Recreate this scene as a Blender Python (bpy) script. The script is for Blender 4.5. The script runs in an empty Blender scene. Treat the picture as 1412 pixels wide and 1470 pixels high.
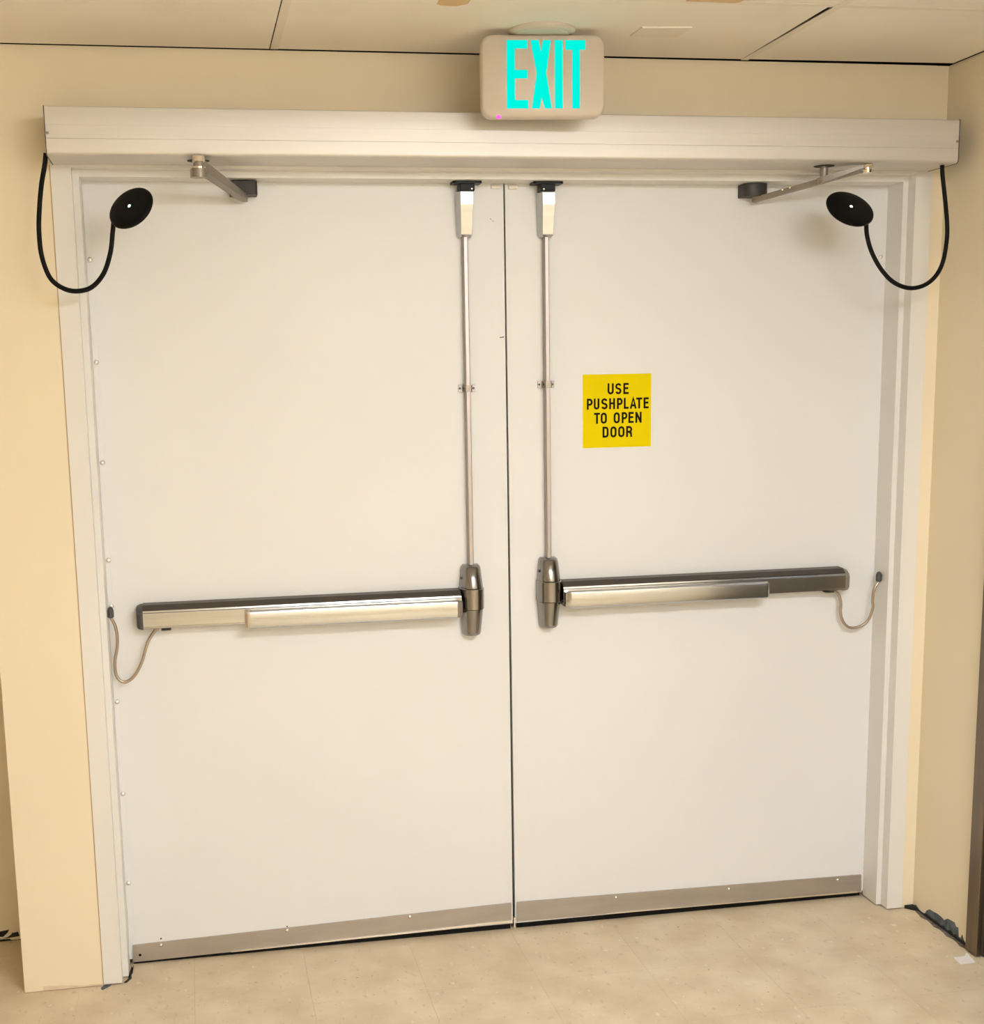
import bpy, bmesh, math, random
from mathutils import Vector, Matrix
import numpy as np
random.seed(4)

# ------------------------------------------------------------------ camera
SC = bpy.context.scene
COL = SC.collection
W_PX, F_PX, PX0, PY0 = 1412.0, 1937.7, 634.8, 869.07
CAM = Vector((-0.8665, -3.6684, 1.6278))
YAW, PITCH, ROLL = 0.1805, -0.1724, -0.0191
FWD = Vector((math.sin(YAW)*math.cos(PITCH), math.cos(YAW)*math.cos(PITCH), math.sin(PITCH)))
_rt = Vector((math.cos(YAW), -math.sin(YAW), 0)); _up = _rt.cross(FWD)
RGT = _rt*math.cos(ROLL) + _up*math.sin(ROLL)
UPV = -_rt*math.sin(ROLL) + _up*math.cos(ROLL)
cd = bpy.data.cameras.new('camera'); cam = bpy.data.objects.new('camera', cd); COL.objects.link(cam)
cd.sensor_fit = 'HORIZONTAL'; cd.sensor_width = 36.0; cd.lens = F_PX/W_PX*36.0
cd.shift_x = (706-PX0)/W_PX; cd.shift_y = (PY0-735)/W_PX
cd.clip_start = 0.02; cd.clip_end = 60
m = Matrix.Identity(4)
for i in range(3):
    m[i][0] = RGT[i]; m[i][1] = UPV[i]; m[i][2] = -FWD[i]; m[i][3] = CAM[i]
cam.matrix_world = m
SC.camera = cam

# ------------------------------------------------------------------ world, exposure
wd = bpy.data.worlds.new('world'); SC.world = wd; wd.use_nodes = True
wd.node_tree.nodes['Background'].inputs[0].default_value = (0.9, 0.85, 0.75, 1)
wd.node_tree.nodes['Background'].inputs[1].default_value = 0.0
SC.view_settings.view_transform = 'Standard'; SC.view_settings.look = 'None'
SC.view_settings.exposure = 0.0; SC.view_settings.gamma = 1.0
SC.view_settings.use_curve_mapping = False
LAMP_COLOR = (0.97, 1.0, 1.05); LAMP_STRENGTH = 35.0     # fluorescent ceiling troffers

# ------------------------------------------------------------------ helpers
def at(px, py, **kw):
    """pixel of the 1412x1470 photograph -> point on the plane x=, y= or z="""
    v = FWD + RGT*((px-PX0)/F_PX) - UPV*((py-PY0)/F_PX)
    (k, val), = kw.items(); a = 'xyz'.index(k)
    return CAM + v*((val-CAM[a])/v[a])

def link(name, bm, mat, parent=None, smooth=None):
    bmesh.ops.remove_doubles(bm, verts=bm.verts, dist=1e-6)
    bmesh.ops.recalc_face_normals(bm, faces=bm.faces)
    me = bpy.data.meshes.new(name); bm.to_mesh(me); bm.free()
    me.materials.append(mat)
    if smooth is not None:
        me.polygons.foreach_set('use_smooth', [True]*len(me.polygons))
        me.set_sharp_from_angle(angle=math.radians(smooth))
    o = bpy.data.objects.new(name, me); COL.objects.link(o)
    if parent: child(o, parent)
    return o
def child(o, p):
    o.parent = p; o.matrix_parent_inverse = p.matrix_basis.inverted()
def empty(name, loc):
    o = bpy.data.objects.new(name, None); COL.objects.link(o); o.location = loc; o.empty_display_size = .05
    return o
def tag(o, label, cat, group=None):
    o['label'] = label; o['category'] = cat
    if group: o['group'] = group
    return o
def struct(o, label=None, cat=None):
    o['kind'] = 'structure'
    if label: o['label'] = label; o['category'] = cat
    return o

def box(bm, a, b, bev=0, seg=2):
    r = bmesh.ops.create_cube(bm, size=1)
    vs = r['verts']
    for v in vs:
        v.co = Vector([a[i] if v.co[i] < 0 else b[i] for i in range(3)])
    if bev:
        es = list({e for v in vs for e in v.link_edges})
        bmesh.ops.bevel(bm, geom=es, offset=bev, segments=seg, affect='EDGES', profile=.5)
    return bm
def B(a, b, bev=0, seg=2): return box(bmesh.new(), a, b, bev, seg)

def prism(bm, pts, d):
    """polygon of 3D points extruded by the vector d"""
    d = Vector(d)
    a = [bm.verts.new(Vector(p)) for p in pts]; b = [bm.verts.new(Vector(p)+d) for p in pts]
    bm.faces.new(a); bm.faces.new(b[::-1])
    n = len(a)
    for i in range(n): bm.faces.new((a[i], b[i], b[(i+1) % n], a[(i+1) % n]))
    return bm
def loft(bm, rings, cap=True):
    R = [[bm.verts.new(Vector(p)) for p in r] for r in rings]
    n = len(R[0])
    for a, b in zip(R, R[1:]):
        for i in range(n): bm.faces.new((a[i], a[(i+1) % n], b[(i+1) % n], b[i]))
    if cap: bm.faces.new(R[0]); bm.faces.new(R[-1][::-1])
    return bm
def frame_of(n):
    n = Vector(n).normalized()
    u = n.orthogonal().normalized(); return u, n.cross(u)
def lathe(bm, base, axis, prof, seg=24, u=None):
    """prof: list of (distance along axis, radius)"""
    base = Vector(base); n = Vector(axis).normalized()
    uu, vv = frame_of(n)
    rings = [[base+n*h+(uu*math.cos(2*math.pi*i/seg)+vv*math.sin(2*math.pi*i/seg))*max(r, 1e-4) for i in range(seg)] for h, r in prof]
    return loft(bm, rings)
def spline(P, k=8):
    P = [Vector(p) for p in P]; Q = [P[0]*2-P[1]]+P+[P[-1]*2-P[-2]]; out = []
    for i in range(1, len(Q)-2):
        a, b, c, d = Q[i-1:i+3]
        for j in range(k):
            t = j/k
            out.append(.5*((2*b)+(c-a)*t+(2*a-5*b+4*c-d)*t*t+(3*b-a-3*c+d)*t**3))
    return out+[P[-1]]
def tube(bm, P, r, seg=12):
    P = [Vector(p) for p in P]; rings = []; u = None
    for i, p in enumerate(P):
        t = (P[min(i+1, len(P)-1)]-P[max(i-1, 0)]).normalized()
        u = t.orthogonal().normalized() if u is None else (u-t*u.dot(t)).normalized()
        v = t.cross(u)
        rings.append([p+(u*math.cos(2*math.pi*j/seg)+v*math.sin(2*math.pi*j/seg))*r for j in range(seg)])
    return loft(bm, rings)
def screw(p, axis, r=.0045, h=.003):
    return lathe(bmesh.new(), p, axis, [(0, r), (h*.5, r*.95), (h*.85, r*.7), (h, r*.2)], 12)

# ------------------------------------------------------------------ materials
def mat(name, col, rough=.5, metal=0, noise=None, bump=None, spec=.5, coat=0):
    """noise=(scale, amount, stretch xyz, coords) small colour variation; bump=(scale, strength, stretch)"""
    m = bpy.data.materials.new(name); m.use_nodes = True
    nt = m.node_tree; b = nt.nodes['Principled BSDF']
    b.inputs['Base Color'].default_value = (*col, 1); b.inputs['Roughness'].default_value = rough
    b.inputs['Metallic'].default_value = metal; b.inputs['Specular IOR Level'].default_value = spec
    if coat: b.inputs['Coat Weight'].default_value = coat
    def nz(scale, st, detail=4):
        g = nt.nodes.new('ShaderNodeNewGeometry'); mp = nt.nodes.new('ShaderNodeMapping'); n = nt.nodes.new('ShaderNodeTexNoise')
        mp.inputs['Scale'].default_value = st; n.inputs['Scale'].default_value = scale; n.inputs['Detail'].default_value = detail
        nt.links.new(g.outputs['Position'], mp.inputs['Vector']); nt.links.new(mp.outputs[0], n.inputs['Vector'])
        return n
    if noise:
        n = nz(noise[0], noise[2] if len(noise) > 2 else (1, 1, 1))
        r = nt.nodes.new('ShaderNodeValToRGB'); a = noise[1]
        r.color_ramp.elements[0].position = .3; r.color_ramp.elements[1].position = .7
        r.color_ramp.elements[0].color = (*[c*(1-a) for c in col], 1); r.color_ramp.elements[1].color = (*[min(1, c*(1+a)) for c in col], 1)
        nt.links.new(n.outputs['Fac'], r.inputs[0]); nt.links.new(r.outputs[0], b.inputs['Base Color'])
    if bump:
        n = nz(bump[0], bump[2] if len(bump) > 2 else (1, 1, 1), 2)
        bp = nt.nodes.new('ShaderNodeBump'); bp.inputs['Strength'].default_value = bump[1]; bp.inputs['Distance'].default_value = .002
        nt.links.new(n.outputs['Fac'], bp.inputs['Height']); nt.links.new(bp.outputs[0], b.inputs['Normal'])
    return m
def glow(name, col, s, base=(0, 0, 0)):
    m = mat(name, base, .4); b = m.node_tree.nodes['Principled BSDF']
    b.inputs['Emission Color'].default_value = (*col, 1); b.inputs['Emission Strength'].default_value = s
    return m

M_DOOR = mat('door_paint', (.79, .795, .80), .42, noise=(1.7, .018), bump=(60, .05))
M_FRAME = mat('frame_paint', (.79, .775, .745), .42, noise=(3, .015), bump=(80, .04))
M_WALL = mat('wall_paint', (.85, .75, .56), .6, noise=(2.2, .02), bump=(90, .10))
M_RAW = mat('bare_plaster', (.72, .58, .44), .8, noise=(30, .1))
M_TILE = mat('ceiling_tile_face', (.92, .86, .765), .85, noise=(2.5, .04), bump=(220, .25))
M_TBAR = mat('ceiling_grid_paint', (.86, .79, .68), .5)
M_PLEN = mat('plenum_dark', (.03, .028, .025), .9)
M_ALU = mat('satin_aluminium', (.66, .635, .60), .5, .6, noise=(40, .025, (.05, 1, 1)), bump=(300, .05, (.02, 1, 1)))
M_STEEL = mat('brushed_stainless', (.51, .52, .53), .18, 1, noise=(60, .06, (.04, 1, 1)), bump=(400, .06, (.02, 1, 1)))
M_ROD = mat('rod_stainless', (.40, .365, .355), .42, 1)
M_CAST = mat('satin_cast_steel', (.28, .272, .262), .2, 1, noise=(35, .08, (1, 1, .1)))
M_ARM = mat('arm_grey', (.30, .27, .235), .45, .5)
M_PIN = mat('bright_steel', (.85, .8, .72), .15, 1)
M_SHOE = mat('shoe_dark_grey', (.045, .042, .042), .5, .2)
M_BLACK = mat('black_plastic', (.002, .0022, .003), .4, spec=.15)
M_RIM = mat('rim_black', (.006, .006, .008), .4, spec=.2)
M_RUBBER_GAP = mat('black_rubber_and_gap', (.003, .003, .003), .6, spec=.2)  # also the painted black that fills the unlit door gaps
M_IRON = mat('black_iron', (.004, .004, .004), .4, 0, spec=.2)
M_WHITESCREW = mat('screw_zinc', (.85, .82, .78), .2, .7)
M_STRIP = mat('rail_top_dark', (.085, .07, .062), .4, .6)
M_SWEEP = mat('sweep_aluminium', (.46, .425, .385), .45, .75, noise=(25, .08, (.2, 1, 1)))
M_SIGN = mat('yellow_vinyl', (.82, .66, .001), .6, spec=.05)
M_INK = mat('sign_ink', (.008, .004, .003), .6, spec=.1)
M_SIGNBOX = mat('sign_housing', (.64, .56, .47), .4, noise=(4, .015))
M_LETTER = glow('exit_letter_glow', (0.0, .93, .76), 1.0); M_LETTER.node_tree.nodes['Principled BSDF'].inputs['Specular IOR Level'].default_value = 0
M_LED = glow('pink_indicator', (1, .05, .45), 2.5)
M_LEDG = glow('green_indicator', (.6, 1, .7), 3)
M_LEDW = glow('white_indicator', (1, 1, .95), 3)
M_BRONZE = mat('brown_brushed_metal', (.20, .155, .115), .35, .9, noise=(50, .12, (1, 1, .03)))
M_DARKDOOR = mat('dark_door_laminate', (.055, .043, .035), .4, noise=(30, .25, (1, 1, .08)))
M_PEEL = mat('slate_adhesive', (.085, .11, .125), .6, noise=(60, .5))
M_PEELB = mat('black_adhesive', (.008, .008, .009), .6)
M_PAPER = mat('white_paper', (.85, .82, .80), .7)
M_TAN = mat('tan_tape', (.72, .52, .26), .6)
M_CORD = mat('cord_steel', (.46, .38, .31), .35, .9)
M_DGREY = mat('dark_grey_cap', (.07, .065, .07), .5)
M_PALECLIP = mat('pale_plastic', (.82, .76, .66), .35)
M_LAMP = glow('lamp_diffuser', LAMP_COLOR, LAMP_STRENGTH, (.8, .8, .8))

def floor_material():
    m = bpy.data.materials.new('vinyl_tile'); m.use_nodes = True; nt = m.node_tree; b = nt.nodes['Principled BSDF']
    N = nt.nodes.new; L = nt.links.new
    g = N('ShaderNodeNewGeometry'); oi = N('ShaderNodeObjectInfo')
    big = N('ShaderNodeTexNoise'); big.inputs['Scale'].default_value = 7; big.inputs['Detail'].default_value = 6
    r1 = N('ShaderNodeValToRGB'); r1.color_ramp.elements[0].position = .35; r1.color_ramp.elements[1].position = .68
    r1.color_ramp.elements[0].color = (.63, .515, .355, 1); r1.color_ramp.elements[1].color = (.75, .64, .47, 1)
    L(g.outputs['Position'], big.inputs['Vector']); L(big.outputs['Fac'], r1.inputs[0])
    mp = N('ShaderNodeMapping'); mp.inputs['Scale'].default_value = (1, .55, 1); mp.inputs['Rotation'].default_value = (0, 0, .6)
    L(g.outputs['Position'], mp.inputs[0])
    def specks(scale, lo, hi, col, prev, det=3):
        n = N('ShaderNodeTexNoise'); n.inputs['Scale'].default_value = scale; n.inputs['Detail'].default_value = det
        L(mp.outputs[0], n.inputs['Vector'])
        r = N('ShaderNodeValToRGB'); r.color_ramp.elements[0].position = lo; r.color_ramp.elements[1].position = hi
        r.color_ramp.elements[0].color = (0, 0, 0, 1); r.color_ramp.elements[1].color = (1, 1, 1, 1)
        L(n.outputs['Fac'], r.inputs[0])
        mx = N('ShaderNodeMix'); mx.data_type = 'RGBA'; mx.inputs[7].default_value = (*col, 1)
        L(r.outputs[0], mx.inputs[0]); L(prev, mx.inputs[6]); return mx.outputs[2]
    c = specks(45, .62, .78, (.54, .43, .30), r1.outputs[0])
    c = specks(52, .66, .74, (.78, .69, .55), c)
    c = specks(120, .69, .76, (.36, .28, .19), c, 2)
    hs = N('ShaderNodeHueSaturation'); mr = N('ShaderNodeMapRange')
    mr.inputs[3].default_value = .985; mr.inputs[4].default_value = 1.015
    L(oi.outputs['Random'], mr.inputs[0]); L(mr.outputs[0], hs.inputs['Value']); L(c, hs.inputs['Color'])
    L(hs.outputs[0], b.inputs['Base Color'])
    b.inputs['Roughness'].default_value = .42
    return m
M_FLOOR = floor_material()

# ------------------------------------------------------------------ room dimensions
YW, XR, ZC = -.120, 1.211, 2.417          # face of the end wall, face of the right wall, ceiling height
XC = -1.379                               # outside corner left of the doors
YA, XL, YR = .247, -3.6, -5.6            # alcove wall, left wall, wall behind the camera
ZT = 2.4175; ZD = 2.62
XO = 1.108                                # half clear opening between stops
HO = 2.118                                # under the header stop

# floor ------------------------------------------------------------
fl = struct(link('floor', B((XL-.1, YR-.1, -.06), (XR+.3, .5, -.004)), M_PLEN))
T = .3048; J = at(279, 1390, z=0).x; K = -.045
xs = [J+T*k for k in range(-12, 14)]; ys = [K+T*k for k in range(-24, 6)]
shared = {}
for x in xs:
    for y in ys:
        x0, x1 = max(x, -2.62), min(x+T, XR+.006); y0, y1 = max(y, YR), min(y+T, YA)
        if x1-x0 < .01 or y1-y0 < .01: continue
        k = (round(x1-x0, 3), round(y1-y0, 3))
        if k not in shared:
            g = .0003
            o = link('floor_tile', B((g, g, -.004), (k[0]-g, k[1]-g, 0)), M_FLOOR); shared[k] = o.data
        else:
            o = bpy.data.objects.new('floor_tile', shared[k]); COL.objects.link(o)
        o.location = (x0, y0, 0); o.parent = fl

o = link('floor_tile', B((XL, YR, -.004), (-2.6205, YA, 0)), M_FLOOR, fl); o['kind'] = 'stuff'

# walls --------------------------------------------------------------
bm = bmesh.new()
FO = 1.172                                 # outer edge of the door frame
box(bm, (XC, YW, .0015), (-FO-.0005, .10, ZT)); box(bm, (FO+.002, YW+.003, .0015), (XR, .10, ZT))
box(bm, (-FO-.0005, YW, 2.186), (FO+.002, .10, ZT)); box(bm, (XC, .10, .0015), (XC+.12, YA, ZT))
wb = struct(link('wall_back', bm, M_WALL))
bm = bmesh.new()
DY0, DY1, DZ = -.470, -1.56, 2.13          # opening of the dark door in the right wall
box(bm, (XR, DY0, .0015), (XR+.14, .10, ZT)); box(bm, (XR, YR, .0015), (XR+.14, DY1, ZT)); box(bm, (XR, DY1, DZ), (XR+.14, DY0, ZT))
wr = struct(link('wall_right', bm, M_WALL))
wa = struct(link('wall_alcove', B((XL, YA, .0015), (XC+.12, YA+.1, ZT)), M_WALL))
struct(link('wall_left', B((XL-.1, YR, .0015), (XL, YA+.1, ZT)), M_WALL))
struct(link('wall_rear', B((XL-.1, YR-.1, .0015), (XR+.14, YR, ZT)), M_WALL))

# bare plaster strip at the foot of the narrow wall
a = at(62, 1420, y=YW); c = at(149, 1414, y=YW)
P = [(a.x, YW, .002), (c.x, YW, .002), (c.x, YW, .006), (c.x-.06, YW, .007), (c.x-.11, YW, .012), (a.x+.03, YW, .013), (a.x, YW, .014)]
link('bare_patch', prism(bmesh.new(), P, (0, -.0008, 0)), M_RAW, wb)

# peeled wall base on the right wall
Z6 = lambda x, y: (1200+x/6.66, 1220+y/6.66)
top = [(735, 575), (757, 522), (790, 572), (828, 602), (850, 605), (862, 582), (890, 568), (925, 590), (965, 612), (1000, 640), (1030, 672), (1062, 658), (1100, 678), (1130, 695), (1142, 735), (1165, 742), (1168, 830), (1188, 845), (1200, 812), (1216, 860), (1244, 915), (1268, 935)]
P = [at(*Z6(*q), x=XR-.001) for q in top]
P = [(XR, p.y, max(p.z, .004)) for p in P]
poly = [(XR, P[0][1], .002)]+P+[(XR, P[-1][1]-.005, .002)]
pl = link('peeled_patch', prism(bmesh.new(), poly, (-.0012, 0, 0)), M_PEEL, wr)
pl['label'] = 'slate grey scraped patch where the wall base is torn off'
bl = [(XR-.0012, p[1], .0015) for p in P]
bm = bmesh.new()
hts = [.002+.008*math.sin(i*1.7)**2 for i in range(len(P))]
prism(bm, bl+[(XR-.0012, p[1], min(p[2]*.8, .004+h)) for p, h in list(zip(P, hts))[::-1]], (-.0016, 0, 0))
link('adhesive_residue', bm, M_PEELB, wr)
f0 = at(*Z6(695, 560), z=0); f1 = at(*Z6(760, 590), z=0)
link('adhesive_residue', prism(bmesh.new(), [(XR-.03, YW-.002, .0), (XR-.002, YW-.002, 0), (XR-.002, YW-.03, 0), (XR-.012, YW-.022, 0)], (0, 0, .011)), M_PEELB, wr)
# residue line on the floor along the wall
rs = []
for i in range(13):
    yy = YW-.03-i*.023
    rs.append((XR-.006-.012*abs(math.sin(i*2.1+.4)), yy, .0))
link('adhesive_smear', prism(bmesh.new(), [(XR-.002, YW-.03, 0)]+rs+[(XR-.002, rs[-1][1], 0)], (0, 0, .0006)), mat('smear_grey', (.16, .13, .11), .8, noise=(60, .5)), wr)

# scraps of torn base in the alcove
def alc(pts, mt, name, dy):
    P = [at(x/5.43, 1280+y/5.43, y=YA-.001) for x, y in pts]
    P = [(p.x, YA-dy, max(p.z, .0015)) for p in P]
    return link(name, prism(bmesh.new(), P, (0, -.0015, 0)), mt, wa)
alc([(-260, 300), (-150, 318), (-60, 306), (0, 312), (70, 297), (60, 318), (25, 352), (60, 352), (95, 322), (140, 314), (152, 345), (120, 352), (60, 362), (0, 366), (-260, 380)], M_PEELB, 'torn_base', .0)
alc([(-260, 382), (-80, 372), (0, 374), (75, 368), (90, 384), (200, 388), (200, 405), (60, 402), (0, 398), (-260, 402)], M_PEELB, 'torn_base', .0)
alc([(-200, 352), (25, 352), (55, 330), (92, 328), (60, 352), (20, 362), (-200, 366)], M_PAPER, 'torn_base', .0016)

# ceiling --------------------------------------------------------------
bm = bmesh.new(); box(bm, (XL-.1, YR-.1, ZD), (XR+.14, .5, ZD+.05))
for a, b in (((XL-.1, YR-.1), (XL-.06, .5)), ((XR+.10, YR-.1), (XR+.14, .5)), ((XL-.06, YR-.1), (XR+.10, YR-.06)), ((XL-.06, .46), (XR+.10, .5))):
    box(bm, (*a, ZT+.0005), (*b, ZD))
ce = struct(link('ceiling', bm, M_PLEN))
GX = [-3.06, -1.846, -.627, .603]; GY = [YW-.540-.61*k for k in range(9)]
BW = .020; TH = .014
def ctile(pts): return link('ceiling_tile', prism(bmesh.new(), [(x, y, ZC) for x, y in pts], (0, 0, TH)), M_TILE, ce)
edges_x = [(GX[0]+BW, GX[1]), (GX[1]+BW, GX[2]), (GX[2]+BW, GX[3]), (GX[3]+BW, XR-.009)]
edges_y = [(YW-.003, GY[0])]+[(GY[k]-BW, GY[k+1]) for k in range(8)]
for i, (x0, x1) in enumerate(edges_x):
    for j, (y0, y1) in enumerate(edges_y):
        y1 = max(y1, YR+.004)
        if y0-y1 < .02: continue
        if j == 0 and i == 3:
            ctile([(x0, y0-.022), (x1, y0-.030), (x1-.004, y1), (x0, y1)])
        elif j == 0 and i == 2:
            ctile([(x0, y0-.014), (x1-.001, y0-.020), (x1-.012, y1), (x0, y1)])
        elif j == 0 and i < 2:
            if i == 0: ctile([(x0, YA-.004), (XC-.03, YA-.004), (XC-.03, y0), (x1, y0), (x1, y1), (x0, y1)][0:0] or [(x0, YA-.004), (x1, YA-.004), (x1, y1), (x0, y1)])
            else:
                ctile([(x0, YA-.004), (XC-.003, YA-.004), (XC-.003, y0-.011), (x1-.0025, y0-.013), (x1-.0025, y1), (x0, y1)])
        else: ctile([(x0, y0), (x1, y0), (x1, y1), (x0, y1)])
ctile([(XL+.004, YA-.004), (GX[0], YA-.004), (GX[0], YR+.004), (XL+.004, YR+.004)])
for x in GX:
    link('grid_bar', B((x, YR+.002, ZC-.0006), (x+BW, (YW-.016 if x > XC else YA-.004), ZC+.0006)), M_TBAR, ce)
for y in GY:
    if y-BW < YR: continue
    for x0, x1 in edges_x:
        link('grid_bar', B((x0, y-BW, ZC-.0006), (x1, y, ZC+.0006)), M_TBAR, ce)
for cy, where in ((-2.72, 'closest to the doors'), (-4.55, 'farthest from the doors')):
    x0, x1, y0, y1 = -.36, .86, cy+.20, cy-.20
    r = empty('ceiling_light', ((x0+x1)/2, cy, ZC))
    tag(r, 'white wraparound fluorescent ceiling light '+where, 'light', 'ceiling lights')
    link('lamp_pan', B((x0-.02, y1-.02, ZC-.012), (x1+.02, y0+.02, ZC-.0007)), M_TBAR, r)
    link('diffuser', loft(bmesh.new(), [[(x0+e, y1+e, z), (x1-e, y1+e, z), (x1-e, y0-e, z), (x0+e, y0-e, z)] for z, e in ((ZC-.0122, 0), (ZC-.035, .0), (ZC-.06, .03))]), M_LAMP, r)

# flat plate and tape on the ceiling
P = [at(904, 50.5, z=ZC), at(922, 38, z=ZC), at(993, 38, z=ZC), at(972, 51.5, z=ZC)]
o = link('ceiling_plate', prism(bmesh.new(), [(p.x, p.y, ZC) for p in P], (0, 0, -.0035)), M_TBAR)
tag(o, 'small flat square plate on the ceiling tile beside the exit sign', 'plate')
y0 = at(650, 8, z=ZC).y; xa, xb = at(630, 0, z=ZC).x, at(675, 0, z=ZC).x
o = link('tape_patch', prism(bmesh.new(), [(xa, y0-.10, ZC), (xa, y0-.012, ZC), (xa+.012, y0, ZC), (xb-.02, y0+.002, ZC), (xb, y0-.02, ZC), (xb, y0-.10, ZC)], (0, 0, -.0008)), M_TAN)
tag(o, 'short tan tape patch on the ceiling with a rounded end', 'tape', 'tan tape patches on the ceiling')
xa, xb = at(985, 0, z=ZC).x, at(1066, 0, z=ZC).x; y0 = at(1025, 2.5, z=ZC).y
o = link('tape_patch', prism(bmesh.new(), [(xa, y0-.09, ZC-.001), (xa, y0-.003, ZC-.001), (xb-.01, y0, ZC-.001), (xb, y0-.01, ZC-.001), (xb, y0-.09, ZC-.001)], (0, 0, -.0008)), M_TAN)
tag(o, 'wide tan tape patch crossing the ceiling grid near the square plate', 'tape', 'tan tape patches on the ceiling')

# ------------------------------------------------------------------ door frame
fr = struct(empty('trim_1', (0, YW, 0)), 'off-white steel double rabbet frame around the pair of doors', 'door frame')
FI, YF, YS = 1.1235, YW-.002, -.084        # inner edge of face, face depth, front of the stop
for s in (-1, 1):
    prof = [(s*FO, YF), (s*FI, YF), (s*FI, .09), (s*FO, .09)]
    link('jamb', prism(bmesh.new(), [(x, y, .004) for x, y in prof], (0, 0, 2.1855-.004)), M_FRAME, fr)
    link('stop', B((min(s*XO, s*(FI-.0001)), YS, .004), (max(s*XO, s*(FI-.0001)), -.0005, 2.1338)), M_FRAME, fr)
# header: same section lying across
prof = [(YF, 2.1855), (YF, 2.134), (.09, 2.134), (.09, 2.1855)]
link('header', prism(bmesh.new(), [(-FI+.0002, y, z) for y, z in prof], (2*FI-.0004, 0, 0)), M_FRAME, fr)
link('header_stop', B((-XO+.0002, YS, HO), (XO-.0002, -.0005, 2.1338)), M_FRAME, fr)
# caulk line at the wall, dark sealant at the feet
link('caulk_line', B((-FO-.0025, YW-.0012, .004), (-FO, YW+.002, 2.14)), mat('caulk_tan', (.5, .36, .22), .7), fr)
for pts in ([(145, 1419), (150, 1415), (160, 1414), (153, 1418), (147, 1421)], [(178, 1411), (186, 1404), (188, 1399), (189, 1404), (182, 1410)], [(188, 1396), (192, 1386), (191, 1392), (190, 1398)], [(184, 1404), (189, 1388), (191, 1392), (188, 1402)]):
    P = [at(*q, z=.001) for q in pts]
    link('sealant_bit', prism(bmesh.new(), [(p.x, p.y, .0002) for p in P], (0, 0, .003)), M_PEELB if pts[0][0] > 150 else M_PEEL, fr)

# ------------------------------------------------------------------ door leaves
def leaf(s):
    zb, zt = .016, 2.130
    hinge = s*(FI-.003)
    g = .0032
    # gap drifts a few millimetres, the leaves hang slightly out of plumb
    xm = lambda z: -.007*z/2.13 + s*(g*.7+.0016*(1-z/2.13))
    bm = bmesh.new()
    prism(bm, [(hinge, .0, zb), (xm(0), .0, zb), (xm(zt), .0, zt), (hinge, .0, zt)], (0, .045, 0))
    n = 'door_1' if s < 0 else 'door_2'
    d = link(n, bm, M_DOOR)
    struct(d, 'plain off-white door leaf with no sign, exit bar across it' if s < 0 else 'plain off-white door leaf carrying the square yellow sign', 'door')
    return d, xm, hinge
dL, xmL, hL = leaf(-1); dR, xmR, hR = leaf(1)
# dark strip added so the unlit gap between the leaves reads black
link('gap_dark_strip', prism(bmesh.new(), [(xmL(0), .02, .016), (xmR(0), .02, .016), (xmR(2.13), .02, 2.13), (xmL(2.13), .02, 2.13)], (0, .015, 0)), M_RUBBER_GAP, dL)
# continuous hinge strips on the leaf edges and their rivets
for d, s, zs in ((dL, -1, [1.924, 1.6655, 1.4055, 1.1464, 1.022, .759, .4993, .2415]), (dR, 1, [1.9227])):
    x0, x1 = s*(XO-.0005), s*(XO-.014)
    if s < 0: link('hinge_strip', B((min(x0, x1), -.0015, .06), (max(x0, x1), 0, HO-.004), .0006, 1), M_DOOR, d)
    for z in zs:
        xx = -1.0985 if s < 0 else 1.092
        yy = -.0015 if s < 0 else 0
        link('rivet', lathe(bmesh.new(), (xx, yy, z), (0, -1, 0), [(0, .0068), (.0025, .0066), (.005, .005), (.0062, .0015)], 14), mat('rivet_paint', (.88, .85, .8), .2, .6) if 'rivet_paint' not in bpy.data.materials else bpy.data.materials['rivet_paint'], d, 40)
# aluminium sweeps with an added black strip painting the unlit gap below
def sweep(d, tl, bl, tr, br, screws):
    TL, BL, TR, BR = [at(*q, y=-.006) for q in (tl, bl, tr, br)]
    P = [(BL.x, 0, max(BL.z, .003)), (BR.x, 0, BR.z), (TR.x, 0, TR.z), (TL.x, 0, TL.z)]
    w = link('door_sweep', prism(bmesh.new(), P, (0, -.006, 0)), M_SWEEP, d); w['label'] = 'grey aluminium sweep strip along the bottom edge'
    link('under_gap_dark', prism(bmesh.new(), [(P[0][0]+.002, .001, .001), (P[1][0]-.002, .001, .001), (P[1][0]-.002, .001, P[1][2]+.01), (P[0][0]+.002, .001, P[0][2]+.01)], (0, .006, 0)), M_RUBBER_GAP, w)
    a, b = Vector(P[0]), Vector(P[1]); m_ = a.lerp(b, .25)
    link('sweep_lip', prism(bmesh.new(), [m_+Vector((0, -.006, 0)), b+Vector((0, -.006, 0)), b+Vector((0, -.006, .0055)), m_+Vector((0, -.006, .0015))], (0, -.003, 0)), M_PIN, w)
    for px, py in screws:
        p = at(px, py, y=-.006)
        link('screw', screw((p.x, -.006, p.z), (0, -1, 0), .0048, .004), M_WHITESCREW, w, 40)
sweep(dL, (190.5, 1357.5), (190.5, 1381.5), (734, 1296.5), (734, 1324), [(231, 1356.5), (412, 1335.5), (588, 1316)])
sweep(dR, (742, 1295.5), (742, 1323), (1236, 1256), (1236, 1280.5), [(884, 1288.5), (1046, 1276), (1202, 1263)])
p = at(201, 1371, y=-.006); link('screw_hole', screw((p.x, -.006, p.z), (0, -1, 0), .004, .0006), M_RUBBER_GAP, dL)
p = at(231, 1347.5, y=0); link('screw_hole', screw((p.x, 0, p.z), (0, -1, 0), .0025, .0006), M_RUBBER_GAP, dL)
p = at(412, 1330, y=0); link('screw_hole', screw((p.x, 0, p.z), (0, -1, 0), .0022, .0006), M_RUBBER_GAP, dL)
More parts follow.
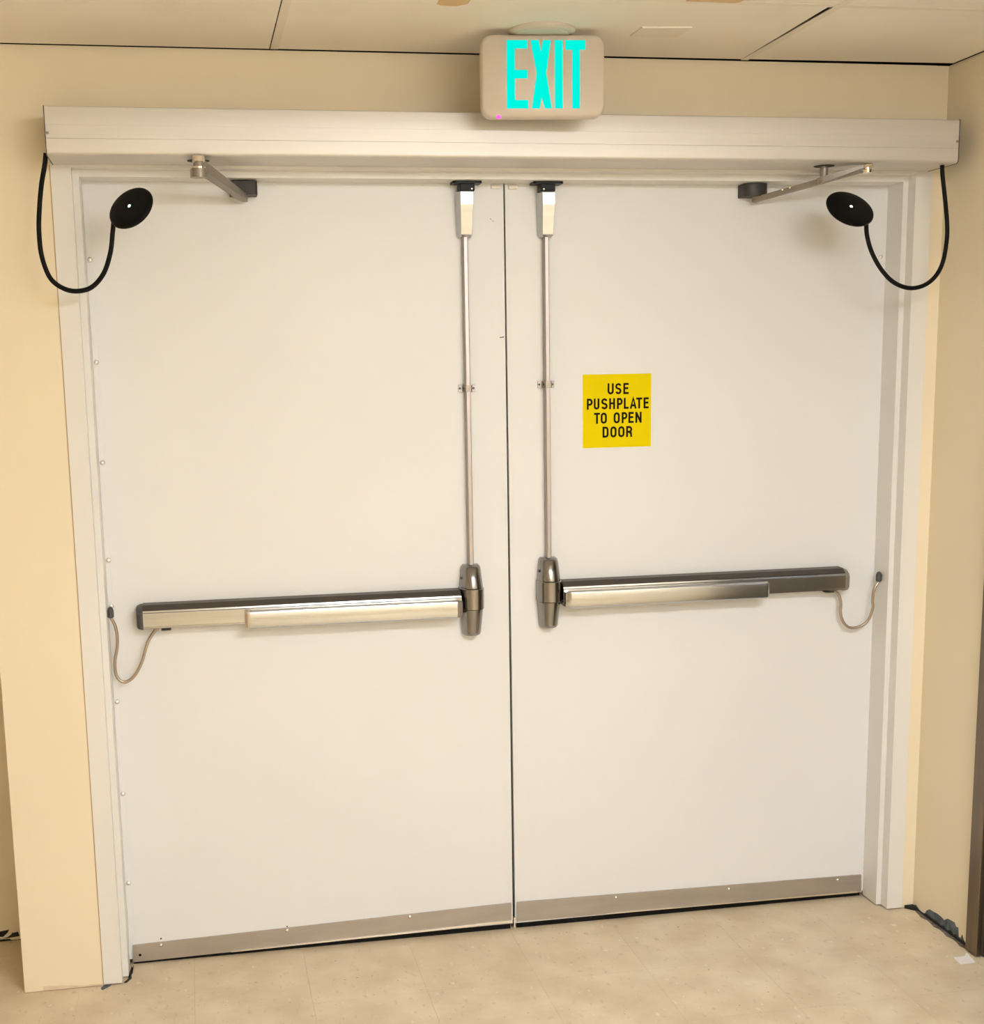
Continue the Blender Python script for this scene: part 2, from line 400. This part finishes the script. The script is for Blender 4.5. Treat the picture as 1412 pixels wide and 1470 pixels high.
# sliver of steel at the foot of the gap
link('edge_guide', B((-.002, -.004, .002), (.0035, .016, .035), .001), M_PIN, dL)
# little contact clips at the head of the gap and scuff marks
for d, px in ((dL, 711), (dR, 736)):
    p = at(px, 268, y=-.004)
    link('contact_clip', B((p.x-.012, -.006, 2.104), (p.x+.012, 0, 2.114), .0015), M_PALECLIP, d)
link('edge_nick', prism(bmesh.new(), [at(717, 484, y=0), at(723, 483, y=0), at(723, 484.5, y=0), at(717, 485, y=0)], (0, -.0003, 0)), M_PEELB, dL)
for a in ((703, 313), (706.5, 316)):
    p = at(*a, y=0); link('scuff_mark', prism(bmesh.new(), [(p.x, 0, p.z), (p.x+.004, 0, p.z-.003), (p.x+.004, 0, p.z-.005), (p.x, 0, p.z-.002)], (0, -.0003, 0)), M_ARM, dL)

# ------------------------------------------------------------------ black strikes under the header
for s, px0, px1, bx in ((-1, 648, 689, 668), (1, 763, 805, 785)):
    a = at(px0, 262, y=-.035).x; b = at(px1, 262, y=-.035).x; c = (a+b)/2
    r = empty('latch_strike', (c, -.03, HO))
    bm = prism(bmesh.new(), [(a, -.055, HO-.0005), (a+.006, -.058, HO-.0005), (b-.006, -.058, HO-.0005), (b, -.055, HO-.0005), (b, -.012, HO-.0005), (a, -.012, HO-.0005)], (0, 0, -.006))
    link('strike_plate', bm, M_IRON, r)
    box_ = B((c-.020, -.054, HO-.026), (c+.020, -.014, HO-.006), .002)
    link('strike_body', box_, M_IRON, r)
    link('bolt', screw((c+.012*(-s), -.054, HO-.02), (0, -1, 0), .0028, .002), M_PIN, r)
    tag(r, 'black iron latch strike under the header, '+('above the leaf without a sign' if s < 0 else 'above the leaf with the yellow sign'), 'strike', 'latch strikes under the header')

# ------------------------------------------------------------------ exit devices
def section(cx, z, hw, dp, fw=.6):
    """tapered rounded section, back on the door face"""
    f = hw*fw
    left = [(-hw, 0), (-hw, -dp*.30), (-hw*.97, -dp*.50), (-(hw*.5+f*.5), -dp*.74), (-f*1.05, -dp*.87)]
    front = [(f*(-.9+1.8*i/8), -dp*(1-.11*(-.9+1.8*i/8)**2)) for i in range(9)]
    pts = left+front+[(-x, y) for x, y in left[::-1]]
    return [(cx+x, y-.0002, z) for x, y in pts]
def exit_device(s, cx, x_end, dz, zguide, label):
    r = empty('exit_bar', (cx, 0, 1.0+dz)); tag(r, label, 'exit bar', 'exit bars on the pair of doors')
    # centre case: crowned top, square middle band, tapered bottom
    bm = bmesh.new()
    loft(bm, [section(cx, z+dz, hw, dp, f) for z, hw, dp, f in (
        (1.0975, .0205, .028, .6), (1.094, .0245, .036, .6), (1.088, .0265, .042, .6), (1.036, .0315, .058, .62), (1.034, .0315, .058, .62))])
    case = link('latch_case', bm, M_CAST, r, 32)
    loft_mid = loft(bmesh.new(), [section(cx, z+dz, hw, dp, f) for z, hw, dp, f in (
        (1.0335, .032, .058, .64), (1.0315, .034, .0615, .66), (.9755, .034, .0615, .66), (.9735, .032, .058, .64))])
    link('case_band', loft_mid, M_CAST, case, 32)
    low = loft(bmesh.new(), [section(cx, z+dz, hw, dp, f) for z, hw, dp, f in (
        (.973, .0315, .057, .62), (.905, .0255, .043, .6), (.899, .0235, .037, .6), (.8955, .019, .026, .6))])
    link('case_foot', low, M_CAST, case, 32)
    link('dogging_hole', lathe(bmesh.new(), (cx-s*0-.0305, -.022, 1.061+dz), (-1, 0, 0), [(0, .004), (.0008, .004)], 12), M_RUBBER_GAP, case)
    # rail
    x0 = cx+s*.0345
    prof = [(0, .962), (-.030, .963), (-.046, .967), (-.047, .972), (-.050, .973), (-.050, 1.009), (-.047, 1.0105), (-.046, 1.015), (-.030, 1.0255), (0, 1.0275)]
    prof = [(y-.0002, z+dz) for y, z in prof]
    rail = link('rail', prism(bmesh.new(), [(x0, y, z) for y, z in prof], (x_end-x0, 0, 0)), M_STEEL, r)
    o = link('rail_top', prism(bmesh.new(), [(x0, -.0005, 1.0277+dz), (x0, -.030, 1.0258+dz), (x0, -.0455, 1.0165+dz), (x0, -.0455, 1.0185+dz), (x0, -.030, 1.0285+dz), (x0, -.0005, 1.0305+dz)], (x_end-x0, 0, 0)), M_STRIP, rail)
    # end cap
    bm = bmesh.new()
    q = [(y*1.03, 1.0+dz+(z-1.0-dz)*1.03) for y, z in prof]
    ins = lambda k: [(y*k+(-.0)*(1-k), .995+dz+(z-.995-dz)*k) for y, z in q]
    loft(bm, [[(x_end, y, z) for y, z in q], [(x_end+s*.006, y, z) for y, z in q], [(x_end+s*.014, y, z) for y, z in ins(.9)], [(x_end+s*.017, y, z) for y, z in ins(.8)]])
    link('end_cap', bm, M_DGREY if s < 0 else M_ARM, r, 30)
    # push pad
    xa, xb = cx+s*.0352, s*.735
    pp = [(-.030, .9575), (-.068, .9575), (-.0735, .9615), (-.0750, .967), (-.0750, .9985), (-.0735, 1.003), (-.068, 1.0065), (-.030, 1.0065)]
    pp = [(y, z+dz) for y, z in pp]
    pad = link('push_pad', prism(bmesh.new(), [(xa+s*.016, y, z) for y, z in pp], (xb-xa-s*.016, 0, 0)), M_STEEL, r, 25)
    sh = lambda k: [(-.03+(y+.03)*k, .982+dz+(z-.982-dz)*k) for y, z in pp]
    link('pad_end', loft(bmesh.new(), [[(xb, y, z) for y, z in pp], [(xb+s*.006, y, z) for y, z in sh(.985)], [(xb+s*.012, y, z) for y, z in sh(.88)]]), M_STEEL if s > 0 else mat('pad_end_nickel', (.62, .54, .44), .35, .9), pad, 25)
    link('pad_end', loft(bmesh.new(), [[(xa+s*.016, y, z) for y, z in pp], [(xa+s*.010, y, z) for y, z in sh(.97)], [(xa, y, z) for y, z in sh(.84)]]), M_ARM if s < 0 else M_STEEL, pad, 25)
    # rod and guide, top latch
    xt = cx-.003*s*0
    zt0, zt1 = 1.095+dz, 1.985
    rod = loft(bmesh.new(), [[(xx-.0068, -.005, z), (xx-.0068, -.0225, z), (xx-.0045, -.0255, z), (xx+.0045, -.0255, z), (xx+.0068, -.0225, z), (xx+.0068, -.005, z)] for xx, z in ((cx, zt0-.01), (cx-.003, zt1))])
    link('rod', rod, M_ROD, r, 40)
    bm = bmesh.new(); xg = cx-.0015
    box(bm, (xg-.024, -.0025, zguide-.010), (xg+.024, -.0003, zguide+.010), .0008, 1)
    gd = link('rod_guide', bm, M_ROD, r)
    bm = bmesh.new()
    prism(bm, [(xg-.0125, -.0025, zguide-.0085), (xg-.0105, -.027, zguide-.0085), (xg-.007, -.0295, zguide-.0085), (xg+.007, -.0295, zguide-.0085), (xg+.0105, -.027, zguide-.0085), (xg+.0125, -.0025, zguide-.0085)], (0, 0, .017))
    link('guide_strap', bm, M_CAST, gd)
    for k in (-1, 1): link('screw', screw((xg+k*.019, -.0025, zguide), (0, -1, 0), .003, .002), M_DGREY, gd, 40)
    # top latch cover: faceted
    ct = cx-.0015; rings = []
    for z, hb, hf, dp in ((1.9765, .0165, .0105, .025), (1.983, .0215, .0145, .0335), (2.060, .0245, .0165, .0445), (2.0925, .0245, .0165, .04375), (2.0945, .0235, .0155, .0405)):
        rings.append([(ct-hb, -.0002, z), (ct-hb, -.006, z), (ct-hf-.0015, -dp+.003, z), (ct-hf, -dp, z), (ct+hf, -dp, z), (ct+hf+.0015, -dp+.003, z), (ct+hb, -.006, z), (ct+hb, -.0002, z)])
    link('top_latch', loft(bmesh.new(), rings), M_STEEL, r)
    return r
exL = exit_device(-1, -.1170, -1.016, -.004, 1.578, 'stainless steel exit bar with vertical rod on the door leaf without a sign')
exR = exit_device(1, .1065, .992, .006, 1.584, 'stainless steel exit bar with vertical rod on the leaf with the yellow sign')

# door cords (armoured loops) ---------------------------------------------
def cord(owner, pts, cap, fit, label):
    r = link('loop_cord', tube(bmesh.new(), spline(pts, 7), .0042, 10), M_CORD, owner, 60); r['label'] = label
    link('frame_cap', lathe(bmesh.new(), cap[0], cap[1], [(0, .0055), (.003, .0085), (.02, .0085), (.027, .006), (.03, .002)], 14), M_DGREY, r, 40)
    link('bar_fitting', box(bmesh.new(), fit[0], fit[1], .003), M_DGREY, r, 40)
yL = -.030
pts = [at(160, 884, y=-.045), at(164.5, 897, y=-.042), at(168, 912, y=-.04), at(168, 930, y=-.036), at(165, 948, y=-.032), at(166, 966, y=-.03), at(172.5, 977, y=-.03), at(182, 978.5, y=-.03), at(193, 970, y=-.03), at(203, 952, y=-.03), at(209, 932, y=-.03), at(214, 918, y=-.03), at(224, 904, y=-.03), at(233, 899.5, y=-.03)]
c = at(160, 887, y=-.045); c.x = -XO+.009
pts[0] = Vector((c.x, c.y, c.z))
f = at(238, 901, y=-.03)
cord(exL, pts, (c, (0, 0, 1)), ((f.x-.012, -.042, .9545), (f.x+.014, -.018, .9585)), 'thin armoured loop cord from bar end to frame')
pts = [at(1258.5, 834, y=-.045), at(1254, 847, y=-.045), at(1252, 862, y=-.043), at(1252.5, 872, y=-.04), at(1248, 886, y=-.036), at(1240, 896, y=-.032), at(1228, 901, y=-.03), at(1217, 900, y=-.03), at(1209.5, 892, y=-.03), at(1206, 880, y=-.03), at(1206.5, 866, y=-.03), at(1204, 855, y=-.03), at(1198, 849, y=-.03), at(1190, 847, y=-.03)]
c = at(1260, 835, y=-.045); c.x = XO-.009
pts[0] = Vector((c.x, c.y, c.z))
f = at(1189, 847, y=-.03)
cord(exR, pts, (c, (0, 0, 1)), ((f.x-.014, -.042, .9645), (f.x+.014, -.018, .9685)), 'thin armoured loop cord from bar end to frame')

# ------------------------------------------------------------------ door operator
OX0, OX1, OY, OZ0, OZ1 = -1.166, 1.160, -.271, 2.141, 2.2505
op = empty('door_operator', (0, YW, OZ0)); tag(op, 'long silver aluminium automatic door operator housing above the doors', 'door operator')
R_ = .009
def arc(cy, cz, r, a0, a1, n=5): return [(cy+r*math.cos(math.radians(a0+(a1-a0)*i/n)), cz+r*math.sin(math.radians(a0+(a1-a0)*i/n))) for i in range(n+1)]
H_ = OZ1-OZ0; g1 = OZ1-.66*H_; g2 = OZ1-.38*H_
prof = [(YF-.0004, OZ0)] + arc(OY+R_, OZ0+R_, R_, 270, 180) + [(OY, g1-.0010), (OY+.0016, g1-.0008), (OY+.0016, g1+.0004), (OY, g1+.0008),
        (OY, g2-.0005), (OY+.0007, g2-.0004), (OY+.0007, g2+.0003), (OY, g2+.0005)] + arc(OY+.003, OZ1-.003, .003, 180, 90, 3) + [(YF-.0004, OZ1)]
cv = link('cover', prism(bmesh.new(), [(OX0+.002, y, z) for y, z in prof], (OX1-OX0-.004, 0, 0)), M_ALU, op, 30)
pe = [(YF-.0004, OZ0-.001)] + arc(OY-.001+R_, OZ0-.001+R_, R_, 270, 180) + arc(OY-.001+.003, OZ1+.001-.003, .003, 180, 90, 3) + [(YF-.0004, OZ1+.001)]
for x0, x1 in ((OX0, OX0+.002), (OX1-.002, OX1)):
    link('end_plate', prism(bmesh.new(), [(x0, y, z) for y, z in pe], (x1-x0, 0, 0)), M_DGREY, op)
link('screw', screw((OX0+.006, OY, OZ1-.55*H_), (0, -1, 0), .0035, .002), M_ARM, op, 40)
link('screw', screw((OX1-.006, OY, OZ1-.5*H_), (0, -1, 0), .0035, .002), M_ARM, op, 40)

# arms ---------------------------------------------------------------------
def bar(bm, a, b, w0, w1, t0, t1, ext=.5):
    """flat tapered lever between two points, rounded ends"""
    a, b = Vector(a), Vector(b); d = (b-a).normalized()
    side = d.cross(Vector((0, 0, 1))).normalized(); up = side.cross(d)
    out = []
    for (p, w, ang) in ((a, w0, math.pi), (b, w1, 0)):
        for i in range(7):
            th = ang-math.pi/2+math.pi*i/6
            out.append((p, d*math.cos(th)*w/2*ext*2+side*math.sin(th)*w/2))
    lo = [p+o-up*(t0 if p is a else t1)/2 for p, o in out]; hi = [p+o+up*(t0 if p is a else t1)/2 for p, o in out]
    A = [bm.verts.new(v) for v in lo]; Bv = [bm.verts.new(v) for v in hi]
    bm.faces.new(A); bm.faces.new(Bv[::-1])
    for i in range(14): bm.faces.new((A[i], Bv[i], Bv[(i+1) % 14], A[(i+1) % 14]))
    return bm
def arm(sp, el, shoe_x, shoe_z, zpin, label, s):
    r = empty('operator_arm', (sp[0], sp[1], OZ0)); tag(r, label, 'door arm', 'operator arms under the housing')
    link('recess_ring', lathe(bmesh.new(), (sp[0], sp[1], OZ0), (0, 0, -1), [(0, .027), (.0008, .027)], 24), M_RUBBER_GAP, r)
    link('spindle', lathe(bmesh.new(), (sp[0], sp[1], OZ0-.0008), (0, 0, -1), [(0, .0105), (OZ0-sp[2]+.004, .0105)], 18), M_ARM, r, 40)
    bm = bmesh.new(); z = sp[2]; e0 = Vector(el); tgt = Vector((shoe_x, -.038, zpin))
    if s > 0:
        bar(bm, (sp[0], sp[1], z-.002), (el[0], el[1], el[2]+.006), .034, .024, .016, .007)
        fw, ft, er = (.018, .016), (.013, .013), .0160
    else:
        bar(bm, (sp[0], sp[1], z-.002), (el[0], el[1], el[2]-.016), .042, .034, .020, .020)
        fw, ft, er = (.026, .020), (.024, .017), .0155
    link('main_lever', bm, M_ARM, r, 40)
    link('forearm', bar(bmesh.new(), e0, tgt, fw[0], fw[1], ft[0], ft[1]), M_ARM, r, 40)
    k = er/.0125
    link('elbow_pin', lathe(bmesh.new(), e0+Vector((0, 0, -.014-.004*(s < 0))), (0, 0, 1), [(h*(1.65 if s < 0 else 1), q*k) for h, q in ((0, .006), (.002, .0115), (.009, .0125), (.011, .009), (.0145, .009), (.016, .0125), (.023, .0115), (.0255, .006))], 20), M_PIN, r, 40)
    for t in ((.10, .18, .68, .75) if s > 0 else ()):
        p = e0.lerp(tgt, t)+Vector((-.004, -.0098, .0055)); link('screw', lathe(bmesh.new(), p, (-.3, -1, .2), [(0, .004), (.002, .0036), (.0035, .001)], 10), M_PIN, r, 40)
    # shoe: dark half-round block on the door face
    bm = bmesh.new(); hw = .0345; pts = []
    if s > 0:
        pts = [(shoe_x-hw, -.0002), (shoe_x-hw, -.036)]+[(shoe_x-hw*math.cos(math.pi*i/10), -.036-.022*math.sin(math.pi*i/10)) for i in range(1, 10)]+[(shoe_x+hw, -.036), (shoe_x+hw, -.0002)]
    else:
        pts = [(shoe_x-hw, -.0002), (shoe_x-hw, -.034), (shoe_x-hw+.006, -.050), (shoe_x+hw-.006, -.054), (shoe_x+hw, -.048), (shoe_x+hw, -.0002)]
    prism(bm, [(x, y, shoe_z-.017) for x, y in pts], (0, 0, .034))
    sh = link('shoe', bm, M_SHOE, r, 30)
    link('shoe_pin', lathe(bmesh.new(), (tgt.x, tgt.y, zpin-.008), (0, 0, 1), [(0, .004), (.003, .008), (.022, .008)], 14), M_ARM, r, 40)
eL = at(285.5, 240, y=-.305); eR = at(1244.5, 241.5, y=-.250)
arm((-.8155, -.200, 2.112), eL+Vector((0, 0, .004)), -.702, 2.0975, 2.074, 'grey folding operator arm reaching the leaf without a sign', -1)
arm((.815, -.200, 2.108), eR+Vector((0, 0, .0)), .6925, 2.0995, 2.074, 'grey studded operator arm reaching the leaf with the yellow sign', 1)

# ------------------------------------------------------------------ black disc sensors on goosenecks
def sensor(c, tilt, dirr, rad, cable, led, label, aspect=1.0):
    r = empty('door_sensor', c); tag(r, label, 'sensor', 'black disc sensors on cables')
    c = Vector(c)
    view = (CAM-c).normalized()
    rx = view.cross(Vector((0, 0, 1))).normalized()*-1; uz = rx.cross(view)*-1
    if uz.z < 0: uz = -uz
    if rx.x < 0: rx = -rx
    n = (view*math.cos(tilt)+(rx*dirr[0]+uz*dirr[1]).normalized()*math.sin(tilt)).normalized()
    body = link('disc', lathe(bmesh.new(), c-n*.016, n, [(0, rad*.55), (.003, rad*.78), (.008, rad*.94), (.0115, rad*.985)], 40), M_RIM, r, 35)
    link('face', lathe(bmesh.new(), c-n*.0045, n, [(0, rad*.99), (.0015, rad), (.005, rad*.985), (.0075, rad*.9), (.0095, rad*.6), (.0105, rad*.2)], 40), M_BLACK, body, 50)
    link('indicator', lathe(bmesh.new(), c+n*.0058, n, [(0, .0042), (.001, .0038), (.0018, .001)], 12), led, body)
    link('cable', tube(bmesh.new(), spline(cable, 6), .0058, 12), M_RUBBER_GAP, r, 60)
    return n
Lc = [(66, 222, -.20), (64, 238, -.20), (59.5, 265, -.205), (56.5, 300, -.21), (56, 333, -.215), (60, 368, -.22), (72, 399, -.225), (91, 414, -.23), (111, 418, -.235), (132, 412, -.24), (149, 392, -.245), (158.5, 362, -.25), (161.5, 335, -.25), (163, 320, -.25)]
cab = [at(x, y, y=z) for x, y, z in Lc]
cab[0] = Vector((OX0-.0065, -.20, 2.155))
sensor(at(187.5, 298, y=-.262), math.radians(52), (-.63, .78), .0590, cab, M_LEDG, 'black disc sensor with green light by the riveted door edge')
Rc = [(1352, 238, -.235), (1352.5, 252, -.235), (1356, 285, -.235), (1359, 320, -.238), (1358.5, 345, -.24), (1353, 376, -.243), (1342, 397, -.246), (1325, 410, -.25), (1304, 413.5, -.252), (1282, 405, -.255), (1264, 386, -.257), (1250.5, 361, -.26), (1244, 337, -.26), (1243, 316, -.258)]
cab = [at(x, y, y=z) for x, y, z in Rc]
cab[0].z = OZ0-.0005
sensor(at(1220, 299, y=-.268), math.radians(57), (.47, .88), .0655, cab, M_LEDW, 'black disc sensor with white light beside the leaf with the yellow sign')

# ------------------------------------------------------------------ yellow sign
sa, sb = at(836, 538, y=0), at(934, 641, y=0)
x0, x1, z0, z1 = .2112, .4103, 1.4052, 1.6084
sg = empty('door_sign', ((x0+x1)/2, 0, (z0+z1)/2)); tag(sg, 'square yellow sign with black capitals stuck on the white door leaf', 'sign')
link('sign_plate', B((x0, -.0012, z0), (x1, -.0002, z1)), M_SIGN, sg)
def arcp(cx, cy, rx, ry, a0, a1, n=8):
    return [(cx+rx*math.cos(math.radians(a0+(a1-a0)*i/n)), cy+ry*math.sin(math.radians(a0+(a1-a0)*i/n))) for i in range(n+1)]
def glyph(ch, w, h, t):
    """centre lines of a condensed sans capital, box w x h, stroke t"""
    l, r_, b, u = t/2, w-t/2, t/2, h-t/2; c = w/2; m_ = h*.53; q = min(r_-l, h*.45)/2
    if ch == 'U': return [[(l, h), (l, b+q)]+arcp(c, b+q, c-l, q, 180, 360)[1:]+[(r_, h)]]
    if ch == 'O': return [arcp(c, u-q, c-l, q, 0, 180)+arcp(c, b+q, c-l, q, 180, 360)+[(r_, u-q)]]
    if ch == 'S': return [arcp(c, u-h*.2, c-l, h*.2, 15, 90, 4)+arcp(c, (u+h*.51)/2, c-l, (u-h*.51)/2, 90, 230, 7)[1:]+arcp(c, (b+h*.50)/2, c-l, (h*.50-b)/2, 55, -90, 7)+arcp(c, b+h*.2, c-l, h*.2, -90, -165, 4)[1:]]
    if ch == 'E': return [[(w, u), (l, u), (l, b), (w, b)], [(l, m_), (w*.93, m_)]]
    if ch == 'P': return [[(l, 0), (l, u), (c, u)]+arcp(c, (u+h*.45)/2, r_-c, (u-h*.45)/2, 90, -90)[1:]+[(l, h*.45)]]
    if ch == 'R': return [[(l, 0), (l, u), (c, u)]+arcp(c, (u+h*.48)/2, r_-c, (u-h*.48)/2, 90, -90)[1:]+[(l, h*.48)], [(c, h*.46), (r_-t*.2, h*.36), (r_, 0)]]
    if ch == 'H': return [[(l, 0), (l, h)], [(r_, 0), (r_, h)], [(l, m_), (r_, m_)]]
    if ch == 'L': return [[(l, h), (l, b), (w, b)]]
    if ch == 'A': return [[(l*.9, 0), (c, u+t*.2), (w-l*.9, 0)], [(w*.2, h*.3), (w*.8, h*.3)]]
    if ch == 'T': return [[(0, u), (w, u)], [(c, u), (c, 0)]]
    if ch == 'N': return [[(l, 0), (l, h)], [(l*1.1, h-t*.5), (w-l*1.1, t*.5)], [(r_, 0), (r_, h)]]
    if ch == 'D': return [[(l, b), (l, u), (c, u)]+arcp(c, u-q, r_-c, q, 90, 0, 5)[1:]+arcp(c, b+q, r_-c, q, 0, -90, 5)+[(l, b)]]
def stroke(bm, pts, t, place):
    P = [Vector((*p, 0)) for p in pts]
    P = [p for i, p in enumerate(P) if i == 0 or (p-P[i-1]).length > 1e-6]
    closed = (P[0]-P[-1]).length < 1e-6
    if closed: P = P[:-1]
    n = len(P); L, R = [], []
    for i, p in enumerate(P):
        a = P[i-1] if (i or closed) else None; c = P[(i+1) % n] if (i < n-1 or closed) else None
        d1 = (p-a).normalized() if a is not None else (c-p).normalized(); d2 = (c-p).normalized() if c is not None else d1
        n1 = Vector((-d1.y, d1.x, 0)); n2 = Vector((-d2.y, d2.x, 0)); mm = (n1+n2).normalized()
        k = min(1/max(mm.dot(n1), .35), 2.2)*t/2
        L.append(bm.verts.new(place(p+mm*k))); R.append(bm.verts.new(place(p-mm*k)))
    for i in range(n if closed else n-1):
        k = (i+1) % n; bm.faces.new((L[i], L[k], R[k], R[i]))
LINES = [(.199, [('U', 540, 632), ('S', 655, 747), ('E', 775, 856)]),
         (.401, [('P', 232, 318), ('U', 335, 419), ('S', 446, 541), ('H', 564, 652), ('P', 680, 766), ('L', 783, 856), ('A', 874, 976), ('T', 968, 1060), ('E', 1080, 1158)]),
         (.596, [('T', 338, 428), ('O', 438, 530), ('O', 632, 724), ('P', 752, 838), ('E', 853, 932), ('N', 958, 1052)]),
         (.788, [('D', 466, 556), ('O', 583, 676), ('O', 700, 796), ('R', 820, 912)])]
GH, ST = .0305, .0055
for v, gl in LINES:
    for ch, ga, gb in gl:
        bm = bmesh.new(); xx = x0+(x1-x0)*(ga-172)/1022.0; ww = (x1-x0)*(gb-ga)/1022.0; zz = z1-(z1-z0)*v-GH/2
        for kk, line in enumerate(glyph(ch, ww, GH, ST)):
            stroke(bm, line, ST, lambda p: Vector((xx+p.x, -.00135-.00004*kk, zz+p.y)))
        link('letter_'+ch.lower(), bm, M_INK, sg)

# ------------------------------------------------------------------ exit sign
SY = -.395; ang = math.radians(-5.5); SCX = -.003; SZ0, SZ1 = 2.2165, 2.4035
ex = empty('exit_sign', (SCX, SY, ZC)); tag(ex, 'beige ceiling-mounted exit sign box with glowing green letters', 'exit sign')
CA, SA = math.cos(ang), math.sin(ang)
def S(x, y, z): return (SCX+x*CA-y*SA, SY+x*SA+y*CA, z)
def rrect(hw, z0, z1, r, y, n=6):
    P = []
    for cx, cz, a0 in ((hw-r, z0+r, -90), (hw-r, z1-r, 0), (-hw+r, z1-r, 90), (-hw+r, z0+r, 180)):
        for i in range(n+1):
            a = math.radians(a0+90*i/n); P.append(S(cx+r*math.cos(a), y, cz+r*math.sin(a)))
    return P
HW = .1475
loft_ = loft(bmesh.new(), [rrect(HW-.004, SZ0+.004, SZ1-.004, .022, .024), rrect(HW, SZ0, SZ1, .026, .020), rrect(HW, SZ0, SZ1, .026, -.004), rrect(HW-.0015, SZ0+.0015, SZ1-.0015, .0255, -.009), rrect(HW-.006, SZ0+.006, SZ1-.006, .022, -.0125), ])
link('sign_box', loft_, M_SIGNBOX, ex, 40)
# canopy on the ceiling
link('canopy', lathe(bmesh.new(), (SCX, SY+.006, ZC-.0002), (0, 0, -1), [(0, .080), (.004, .080), (.008, .077), (.011, .070), (.0112, .064), (.0132, .062)], 40), mat('canopy_plastic', (.62, .56, .47), .45), ex, 35)
# letters: flat lit panels in the face
k = 1/4493.0
def LX(x): return (x-692)*k+.0035
def poly(pts):
    bm = bmesh.new()
    for p in pts:
        vs = [S(LX(x), -.0131, SZ1-.0135-(y-278)*k*.997) for x, y in p]
        prism(bm, vs, tuple(Vector(S(0, .001, 0))-Vector(S(0, 0, 0))))
    return bm
y0, y1 = 278, 970
ltr = {
 'E': [[(285, y0), (505, y0), (505, 362), (371, 362), (371, 578), (505, 578), (505, 664), (371, 664), (371, 884), (512, 884), (512, y1), (285, y1)]],
 'X': [[(541, y0), (628, y0), (652, 396), (676, y0), (757, y0), (708, 610), (766, y1), (690, y1), (659, 858), (634, y1), (552, y1), (605, 610)]],
 'I': [[(800, y0), (884, y0), (884, y1), (800, y1)]],
 'T': [[(915, y0), (1130, y0), (1130, 374), (1070, 374), (1070, y1), (988, y1), (988, 374), (915, 374)]]}
for nme in 'EXIT':
    o = link('letter_'+nme.lower(), poly(ltr[nme]), M_LETTER, ex)
link('indicator', lathe(bmesh.new(), S(-.107, -.0068, SZ0+.0035), (0, -.8, -.6), [(0, .006), (.003, .0052), (.0045, .002)], 12), M_LED, ex)

# ------------------------------------------------------------------ dark door in the right wall
t2 = struct(empty('trim_2', (XR, DY0, 0)), 'brown brushed metal door frame standing proud of the right wall', 'door frame')
XF = XR-.017
yj = at(1392.5, 1362.5, z=0).y
for (y0_, y1_) in ((yj, DY0-.012), (DY1+.012, DY1-.045)):
    link('jamb', B((XF, min(y0_, y1_), .003), (XR+.06 if False else XR-.0005, max(y0_, y1_), DZ+.045), .002, 1), M_BRONZE, t2)
    yi = DY0-.0005 if y0_ == yj else DY1+.0125
    link('jamb_return', B((XR, yi-.012, .003), (XR+.10, yi, DZ-.001), .001, 1), M_BRONZE, t2)
link('header', B((XF, DY1+.012, DZ-.02), (XR-.0005, DY0-.012, DZ+.045), .002, 1), M_BRONZE, t2)
d3 = struct(link('door_3', B((XR+.05, DY1+.016, .008), (XR+.09, DY0-.016, DZ-.022), .002, 1), M_DARKDOOR), 'dark closed door set in the right wall', 'door')

# ------------------------------------------------------------------ scrap of paper
P = [at(x, y, z=.001) for x, y in ((1368, 1374), (1384, 1372.4), (1387, 1368.6), (1399.7, 1381.4), (1378, 1384))]
o = link('paper_scrap', prism(bmesh.new(), [(p.x, p.y, .0003+.003*(i == 2)) for i, p in enumerate(P)], (0, 0, .0006)), M_PAPER)
tag(o, 'small torn scrap of white paper lying on the floor', 'paper')
